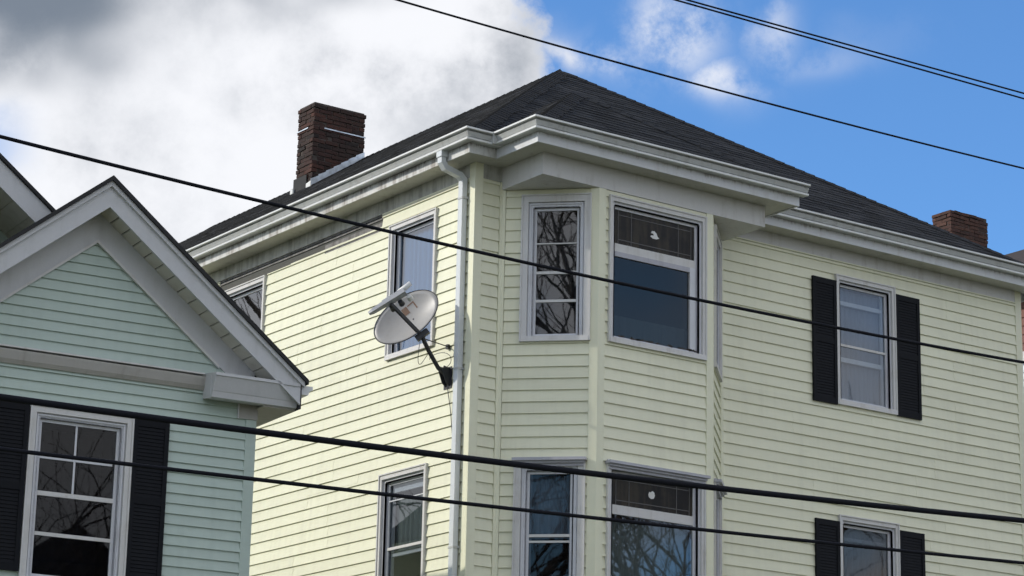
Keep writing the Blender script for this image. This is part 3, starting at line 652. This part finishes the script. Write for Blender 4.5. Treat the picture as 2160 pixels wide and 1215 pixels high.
# ------------------------------------------------------------------ satellite dish on the lit wall
DB = Vector((0, .41, 7.78))
D = empty('satellite_dish', DB, 0, 'grey oval satellite dish on a bent black mast beside the downspout', 'satellite dish')
def dp(v): return tuple(Vector(v)-DB)
dc = Vector((-.50, .50, 8.375))                      # centre of the reflector
dn = Vector((-.80, -.52, .30)).normalized()
# long axis: runs up to the right as seen from the street
ax = (rgt*math.cos(R(39))+upv*math.sin(R(39))); ax = (ax-dn*ax.dot(dn)).normalized(); ay = dn.cross(ax).normalized()
if ay.dot(upv) < 0: ay = -ay
RA, RB_ = .395, .275
def pt(r, th, d=0): return dc+ax*(RA*r*math.cos(th))+ay*(RB_*r*math.sin(th))+dn*(.075*(r*r)-.03+d)
V = []; F = []; nr, nth = 8, 48
for side, dd in ((0, 0), (1, -.012)):
    for i in range(nr+1):
        for j in range(nth): V.append(dp(pt(i/nr if i else 1e-3, 2*math.pi*j/nth, dd)))
for side in (0, 1):
    b0 = side*(nr+1)*nth
    for i in range(nr):
        for j in range(nth): j2 = (j+1) % nth; F.append((b0+i*nth+j, b0+i*nth+j2, b0+(i+1)*nth+j2, b0+(i+1)*nth+j))
for j in range(nth): j2 = (j+1) % nth; F.append((nr*nth+j, nr*nth+j2, (nr+1)*nth+nr*nth+j2, (nr+1)*nth+nr*nth+j))
rf = part('reflector', V, F, M['dishgrey'], D, True, True)
rimp = [dp(pt(1.0, 2*math.pi*j/nth, -.004)) for j in range(nth+1)]
MB().tube(rimp, .006, 6, False).build('rim', M['darkmetal'], rf, True)
# faded sticker and specks on the face
def patch(u0, u1, v0, v1, name, m):
    q = MB(); st = 4; pts = []
    for i in range(st+1):
        for j in range(st+1):
            u = u0+(u1-u0)*i/st; v = v0+(v1-v0)*j/st; q.v.append(dp(dc+ax*(RA*u)+ay*(RB_*v)+dn*(.075*(u*u+v*v)-.03+.0025)))
    for i in range(st):
        for j in range(st): k = i*(st+1)+j; q.f.append((k, k+1, k+st+2, k+st+1))
    return q.build(name, m, rf)
patch(.0, .17, .24, .56, 'sticker', M['sticker']); patch(.20, .42, .50, .55, 'sticker', M['sticker']); patch(.38, .42, .2, .5, 'sticker', M['sticker'])
MB().tube([dp(dc+ax*.05-ay*.03+dn*-.03), dp(dc+ax*.05-ay*.03+dn*-.024)], .009, 8).build('bolt', M['darkmetal'], rf)
# feed arm from the lower rim out to the feed head
low = pt(1.03, R(-88), -.02); head = dc+dn*.44-ay*.02-ax*.05
def square_bar(a, b, w, name, m, par, upd=Vector((0, 0, 1))):
    d = (b-a).normalized(); s_ = d.cross(upd).normalized(); t_ = s_.cross(d); q = MB()
    q.hexa([dp(p) for p in (a-s_*w-t_*w, a+s_*w-t_*w, a+s_*w+t_*w, a-s_*w+t_*w, b-s_*w-t_*w, b+s_*w-t_*w, b+s_*w+t_*w, b-s_*w+t_*w)]); return q.build(name, m, par)
square_bar(low-dn*.06, head-ay*.05, .016, 'feed_arm', M['darkmetal'], D)
# feed head: a long pale bar with three feed horns facing the reflector
hb = head; lx = (ax*.95-ay*.10).normalized(); q = MB()
for (a, b, w0, h0, w1, h1) in ((-.25, -.20, .016, .012, .026, .020), (-.20, -.06, .026, .020, .030, .024), (-.06, .20, .038, .030, .038, .030),):
    q.hexa([dp(hb+lx*x+ay*(y)+dn*z) for (x, y, z) in ((a, -h0, -w0), (b, -h1, -w1), (b, h1, -w1), (a, h0, -w0), (a, -h0, w0), (b, -h1, w1), (b, h1, w1), (a, h0, w0))])
fh = q.build('feed_head', M['lnb'], D)
for o_ in (-.06, .045, .15):
    b0 = hb+lx*(o_+.05)-dn*.04-ay*.045; MB().tube([dp(b0), dp(b0-dn*.035), dp(b0-dn*.06)], [.026, .030, .034], 14).build('feed_horn', M['darkmetal' if o_ < .1 else 'lnbwhite'], fh, False)
q = MB(); q.tube([dp(hb+lx*.14+ay*.03), dp(hb+lx*.30+ay*.055)], [.032, .026], 10); q.build('feed_cover', M['lnbwhite'], fh, True)
# back bracket, mast, wall foot, stay
top = low-dn*.05
square_bar(top-ax*.07, top+ax*.09, .030, 'rim_bracket', M['darkmetal'], D)
m0 = Vector((-.03, .405, 7.80)); pts = [m0, m0+Vector((-.12, -.004, .07)), m0.lerp(top, .62)+Vector((-.03, 0, -.01)), m0.lerp(top, .85)+Vector((-.015, 0, .0)), top+Vector((.0, 0, .02))]
MB().tube([dp(p) for p in pts], .024, 12).build('mast', M['darkmetal'], D, True)
q = MB(); q.hexa([dp(p) for p in ((-.022, .33, 7.66), (-.022, .48, 7.66), (-.016, .48, 7.66), (-.016, .33, 7.66), (-.022, .33, 7.90), (-.022, .48, 7.90), (-.016, .48, 7.90), (-.016, .33, 7.90))])
ft = q.build('wall_foot', M['darkmetal'], D)
for yy in (.365, .435):
    MB().prism([dp((-.02, yy, 7.68)), dp((-.02, yy, 7.885)), dp((-.10, yy, 7.90)), dp((-.12, yy, 7.84)), dp((-.07, yy, 7.72))], (0, .008, 0)).build('cheek_plate', M['darkmetal'], ft)
MB().tube([dp(top+Vector((.02, 0, -.03))), dp((-.03, .40, 8.125))], .006, 6).build('stay_rod', M['darkmetal'], D)
MB().box(*[v for v in (-.045, -.012)], .39-.41, .43-.41, 8.10-7.78, 8.15-7.78).build('stay_foot', M['darkmetal'], D)
def bez(p, n=24):
    out = []
    for i in range(n+1):
        t = i/n; a = [Vector(x) for x in p]
        while len(a) > 1: a = [u.lerp(v, t) for u, v in zip(a, a[1:])]
        out.append(dp(a[0]))
    return out
MB().tube(bez([(-.03, .40, 7.70), (-.035, .36, 7.5), (-.030, .245, 7.4), (-.030, .225, 6.6), (-.030, .225, 5.4)]), .0045, 5).build('cable', M['darkmetal'], D)
MB().tube(bez([top, (-.40, .50, 7.85), (-.30, .55, 7.70), (-.26, .40, 8.2), (-.25, .42, 7.95)]), .0035, 5).build('cable', M['darkmetal'], D)
MB().tube(bez([(-.25, .42, 7.98), (-.05, .2, 8.15), (-.03, .15, 7.8), (-.10, .5, 7.8), (-.2, .42, 8.0)]), .0035, 5).build('cable', M['darkmetal'], D)

# ------------------------------------------------------------------ the green house
GH = empty('green_house', (-3.02, -.75, 0), R(-5.5), 'mint green vinyl house with white trimmed front gable, at the left edge', 'house')
G = Frame((0, 0, 0), (1, 0, 0), (0, -1, 0)); GW = 3.42; GX = -1.71; SL = .80; GE = .0985; GC = .091
gw = [(-2.24, -1.24, 4.93, 6.557)]
def gz(x, top): return top-SL*abs(x-GX)
WT = 8.40
gwall = wall_core(G, -GW, 0, .6, 7.0, [opening(*w) for w in gw], GH, thick=.15)
MB().prism([(-GW, .15, 7.0), (0, .15, 7.0), (0, .15, gz(0, WT)), (GX, .15, WT), (-GW, .15, gz(0, WT))], (0, -.146, 0)).build('gable_wall', M['core'], GH)
MB().box(-.15, 0, .16, 2.6, .6, 6.95).build('wall', M['green'], GH); MB().box(-GW, -GW+.15, .16, 2.6, .6, 6.95).build('wall', M['green'], GH); MB().box(-GW, 0, 0, 2.6, 0, .6).build('foundation', M['concrete'], GH)
siding(G, -GW+.09, -.092, .6, 6.925, gw, gwall, M['green'], GE, GC, 4.85)
# gable boards, cut to the slope
TA = 8.216
k = 0
while True:
    zc = GC+GE*k; k += 1
    if zc+GE < 7.05: continue
    za, zb = max(zc, 7.05), min(zc+GE, TA-.01)
    if za >= TA-.02: break
    ha, hb_ = (TA-za)/SL, max(0, (TA-zb)/SL)
    board(G, MB_ := MB(), GX-ha, GX+ha, GX-hb_, GX+hb_, za, zb, zc, GE).build('siding_board', M['green'], gwall)
G.box('corner_post', -.092, .016, -.01, .018, .6, 6.70, M['green'], GH)
def chevron(name, z_in, z_out, y0, y1, m, xl, xr, parent=GH):
    for sgn, xe in ((-1, xl), (1, xr)):
        zi = lambda x: gz(x, z_in); zo = lambda x: gz(x, z_out)
        MB().prism([(GX, y0, z_in), (GX, y0, z_out), (xe, y0, zo(xe)), (xe, y0, zi(xe))], (0, y1-y0, 0)).build(name, m, parent)
GT = M['greenwhite']
chevron('rake_frieze', 8.216, 8.50, -.024, .0, GT, -GW+.03, -.03)
chevron('gable_trim', 8.188, 8.218, -.045, -.015, M['white'], -2.95, -.41)
# soffit panels under the rake
n = 17
for sgn in (-1, 1):
    for i in range(n):
        a = GX+sgn*(i*2.02/n+.007); b = GX+sgn*((i+1)*2.02/n-.007)
        za, zb = gz(a, 8.495), gz(b, 8.495)
        MB().hexa([(a, -.275, za), (b, -.275, zb), (b, -.003, zb), (a, -.003, za), (a, -.275, za+.016), (b, -.275, zb+.016), (b, -.003, zb+.016), (a, -.003, za+.016)]).build('soffit_panel', M['panel'], GH)
    MB().prism([(GX, -.27, 8.52), (GX+sgn*2.02, -.27, gz(GX+2.02, 8.52)), (GX+sgn*2.02, -.27, gz(GX+2.02, 8.60)), (GX, -.27, 8.60)], (0, 2.9, 0)).build('roof_deck', M['tar'], GH)
chevron('rake_board', 8.475, 8.715, -.300, -.276, GT, -3.78, .345)
chevron('rake_lip', 8.470, 8.500, -.312, -.300, GT, -3.78, .33)
chevron('rake_crown', 8.672, 8.722, -.330, -.3005, GT, -3.80, .365)
for sgn in (-1, 1):
    xe = GX+sgn*2.105
    MB().prism([(GX, -.355, 8.722), (GX, -.355, 8.772), (xe, -.355, gz(xe, 8.766)), (xe, -.355, gz(xe, 8.722))], (0, 3.0, 0)).build('roof', M['tar'], GH)
# cornice return with its gutter, side gutter
prof = [(0, 6.84), (-.20, 6.812), (-.232, 6.818), (-.246, 6.872), (-.252, 6.880), (-.290, 6.985), (-.300, 7.012), (-.312, 7.016), (-.312, 7.044), (0, 7.085)]
MB().prism([(-.55, y, z) for y, z in prof], (.88, 0, 0)).build('cornice_return', GT, GH)
MB().prism([(-3.75, y, z) for y, z in prof], (.88, 0, 0)).build('cornice_return', GT, GH)
MB().box(-.553, -.548, -.20, -.02, 6.85, 7.03).build('return_cap', GT, GH)
MB().box(.335, .345, -.305, -.01, 6.80, 7.05).build('return_cap', M['darkmetal'], GH)
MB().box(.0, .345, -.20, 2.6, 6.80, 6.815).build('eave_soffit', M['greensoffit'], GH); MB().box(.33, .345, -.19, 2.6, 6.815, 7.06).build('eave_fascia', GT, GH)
MB().prism([(.347, -.27, 6.95), (.43, -.27, 6.95), (.445, -.27, 6.99), (.478, -.27, 7.005), (.478, -.27, 7.04), (.347, -.27, 7.04)], (0, 2.7, 0)).build('side_gutter', M['lip'], GH)
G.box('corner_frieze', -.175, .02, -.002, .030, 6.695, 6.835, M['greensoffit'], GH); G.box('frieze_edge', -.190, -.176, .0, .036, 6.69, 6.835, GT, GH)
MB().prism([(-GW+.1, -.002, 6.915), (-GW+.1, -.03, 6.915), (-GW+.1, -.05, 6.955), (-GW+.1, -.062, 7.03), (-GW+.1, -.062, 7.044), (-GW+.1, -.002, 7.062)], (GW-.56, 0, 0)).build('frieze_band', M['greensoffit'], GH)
MB().box(-GW+.1, -.565, -.068, -.002, 7.0625, 7.078).build('frieze_ledge', M['white'], GH)
window(G, *gw[0], GH, 'glass3', rails=[(5.377, 5.410), (5.744, 5.786)], muntin={'v': [(-1.768, 5.79, 6.45)], 'h': [(-2.12, -1.40, 6.098, .02)]}, depth=.5, rec=.05, cw=.105)
shutter(G, -1.235, -.880, 5.02, 6.560, GH); shutter(G, -2.64, -2.255, 5.02, 6.565, GH)
# taller main block behind the front wing
MA, MX = 9.04, -2.80; mz = lambda x, t: t-.79*abs(x-MX)
MB().prism([(-6.1, .95, .6), (-.5, .95, .6), (-.5, .95, mz(-.5, MA-.1)), (MX, .95, MA-.1), (-6.1, .95, mz(-6.1, MA-.1))], (0, 6, 0)).build('main_block', M['green'], GH)
for xe in (-6.5, -.1):
    MB().prism([(MX, .20, MA-.25), (MX, .20, MA-.005), (xe, .20, mz(xe, MA-.005)), (xe, .20, mz(xe, MA-.25))], (0, .025, 0)).build('rake_board', GT, GH)
    MB().prism([(MX, .185, MA-.26), (MX, .185, MA-.225), (xe, .185, mz(xe, MA-.225)), (xe, .185, mz(xe, MA-.26))], (0, .014, 0)).build('rake_lip', GT, GH)
    MB().prism([(MX, .17, MA), (MX, .17, MA+.04), (xe, .17, mz(xe, MA+.04)), (xe, .17, mz(xe, MA))], (0, 6.5, 0)).build('roof', M['tar'], GH)
    for i in range(16):
        a = MX+(xe-MX)*i/16; b = MX+(xe-MX)*(i+1)/16-.005*(1 if xe > MX else -1)
        MB().hexa([(a, .226, mz(a, MA-.23)), (b, .226, mz(b, MA-.23)), (b, .948, mz(b, MA-.23)), (a, .948, mz(a, MA-.23)), (a, .226, mz(a, MA-.21)), (b, .226, mz(b, MA-.21)), (b, .948, mz(b, MA-.21)), (a, .948, mz(a, MA-.21))]).build('soffit_panel', M['panel'], GH)

# ------------------------------------------------------------------ the house beyond, at the right edge
NX, NY = 12.4, -1.0
N = empty('neighbour_house', (NX, NY, 0), 0, 'brown roofed house with red shingles and pale blue siding, mostly hidden at the right edge', 'house')
NF = Frame((0, 0, 0), (0, 1, 0), (-1, 0, 0))
nw = MB().box(.01, 8.4, .01, 14, 0, 11.55).build('wall', M['core'], N)
siding(NF, 0, 14, 6.0, 10.5, [], nw, M['blue'], .115, 0.0, 6.5)
siding(NF, 0, 14, 10.66, 11.55, [], nw, M['redshingle'], .13, 0.0, 6.5, name='shingle_course')
NF.box('belt_band', 0, 14, -.002, .05, 10.5, 10.65, M['white'], N)
q = MB(); q.v = [(-.4, -.4, 11.55), (8.8, -.4, 11.55), (8.8, 14.4, 11.55), (-.4, 14.4, 11.55), (4.2, 4.2, 13.86), (4.2, 9.8, 13.86)]; q.f = [(0, 1, 4), (1, 2, 5, 4), (2, 3, 5), (3, 0, 4, 5), (3, 2, 1, 0)]
nr_ = q.build('roof', M['brownroof'], N)
NC = chimney(16.60-NX, 17.53-NX, 9.21-NY, 9.66-NY, 12.6, 15.0, N, M['brick2'], 14.05, 23)

# ------------------------------------------------------------------ overhead wires, strung along the street
def wire(pts, yplane, rad, label):
    """points sighted in the photograph give height along a vertical plane parallel to the street"""
    X = []; Z = []
    for (px, py) in pts:
        v = rgt*((px-1080)/FPX)-upv*((py-607.5)/FPX)+fwd; t = (yplane-CAM.y)/v.y; p = CAM+v*t; X.append(p.x); Z.append(p.z)
    # least squares parabola
    n = len(X); mx = sum(X)/n; S = [sum((x-mx)**k for x in X) for k in range(5)]; T = [sum(z*(x-mx)**k for x, z in zip(X, Z)) for k in range(3)]
    A = Matrix(((S[0], S[1], S[2]), (S[1], S[2], S[3]), (S[2], S[3], S[4]))); c = A.inverted() @ Vector(T)
    c2 = max(0.0, c[2]); f = lambda x: c[0]+c[1]*(x-mx)+c2*(x-mx)**2
    lo_, hi_ = X[0]-14, X[-1]+14; m = 72
    P = [(lo_+(hi_-lo_)*i/m, yplane, f(lo_+(hi_-lo_)*i/m)) for i in range(m+1)]
    o = MB().tube(P, rad, 8).build('overhead_wire', M['wire'], None, True)
    return tag(o, label, 'wire', 'overhead wires along the street')
wire([(0, 292), (380, 379), (660, 448), (1020, 534), (1293, 597.5), (1560, 651), (1933, 723), (2160, 764)], -8.0, .0125, 'black wire crossing the gable peak, picture window and upper shutters')
wire([(0, 838), (283, 876), (600, 918), (970, 963), (1149, 987), (1480, 1028), (1820, 1063), (2160, 1098)], -8.6, .0205, 'thickest black cable, lying across the tops of the lower windows')
wire([(57, 955.5), (352, 989), (600, 1014), (970, 1061), (1149, 1082), (1480, 1118), (1820, 1153.6), (2160, 1187)], -8.6, .0125, 'lowest black wire, just below the thickest cable')
wire([(835, 0), (1060, 62), (1416, 163), (1773, 259), (2160, 355)], -7.0, .0085, 'single dark wire in the sky above the roof peak')
wire([(1450, 0), (1824, 104), (2160, 197)], -6.6, .0080, 'upper of the paired wires in the top right sky')
wire([(1418, 0), (1824, 113), (2160, 210)], -6.6, .0080, 'lower of the paired wires in the top right sky')

# ------------------------------------------------------------------ bare trees across the street and behind, mirrored in the panes
def tree(loc, h, seed, label):
    rs = random.Random(seed); T = empty('bare_tree', loc, rs.uniform(0, 6), label, 'tree', 'bare trees mirrored in the windows')
    tr = MB(); cr = MB()
    def grow(p, d, ln, r, lev):
        n = 4 if lev < 3 else 3; pts = [p]; rad = [r]; q = p; dd = d
        for i in range(n):
            dd = (dd+Vector((rs.gauss(0, .13), rs.gauss(0, .13), rs.gauss(.03, .08)))).normalized(); q = q+dd*(ln/n); pts.append(q); rad.append(r*(1-.45*(i+1)/n))
        (tr if lev == 0 else cr).tube(pts, rad, 6 if lev < 2 else 4, False)
        if lev >= 6: return
        k = {0: 5, 1: 4, 2: 4, 3: 4, 4: 3, 5: 2}[lev]
        for i in range(k):
            t = rs.uniform(.35, 1.0) if i else 1.0; j = min(n-1, int(t*n)); a = pts[j].lerp(pts[j+1], t*n-j) if t < 1 else pts[-1]
            side = Vector((rs.gauss(0, 1), rs.gauss(0, 1), rs.gauss(.15, .5))).normalized(); nd = (dd*(.75 if i else 1.3)+side*.75).normalized()
            grow(a, nd, ln*rs.uniform(.58, .78), rad[-1]*(rs.uniform(.7, .95) if i else 1.1), lev+1)
    grow(Vector((0, 0, -.1)), Vector((0, 0, 1)), h*.26, h*.016, 0)
    f_ = h/max(v[2] for v in cr.v); tr.v = [(a*f_, b*f_, c*f_) for a, b, c in tr.v]; cr.v = [(a*f_, b*f_, c*f_) for a, b, c in cr.v]
    tr.build('trunk', M['bark'], T); cr.build('crown', M['bark'], T); return T
tree((-23.0, -18.2, 0), 27, 3, 'tall bare tree mirrored in the angled bay window')
tree((18.0, -20.5, 0), 14.5, 8, 'bare tree mirrored in the lower picture window')
tree((-9.8, 30.0, 0), 23, 5, 'bare tree mirrored in the pane beside the green gable')
tree((0.5, -20.5, 0), 10.8, 13, 'low bare tree mirrored in the green house window')
tree((27.0, -21.0, 0), 13, 21, 'bare tree mirrored in the shuttered windows')

# ------------------------------------------------------------------ the house across the street, seen only mirrored in the green house's panes
X = empty('opposite_house', (2.6, -33.0, 0), 0, 'house across the street, mirrored in the green house window', 'house')
MB().box(-5, 5, -4, 4, 0, 6.6).build('wall', M['redshingle'], X)
MB().prism([(-5.4, 4.4, 6.6), (5.4, 4.4, 6.6), (0, 4.4, 10.4)], (0, -8.8, 0)).build('roof', M['brownroof'], X)
for xx in (-3.2, 0, 3.2):
    for zz in (1.4, 4.3):
        w_ = MB().box(xx-.55, xx+.55, 4.002, 4.06, zz, zz+1.6).build('window', M['white'], X); MB().box(xx-.45, xx+.45, 4.061, 4.07, zz+.1, zz+1.5).build('pane', M['interior'], w_)
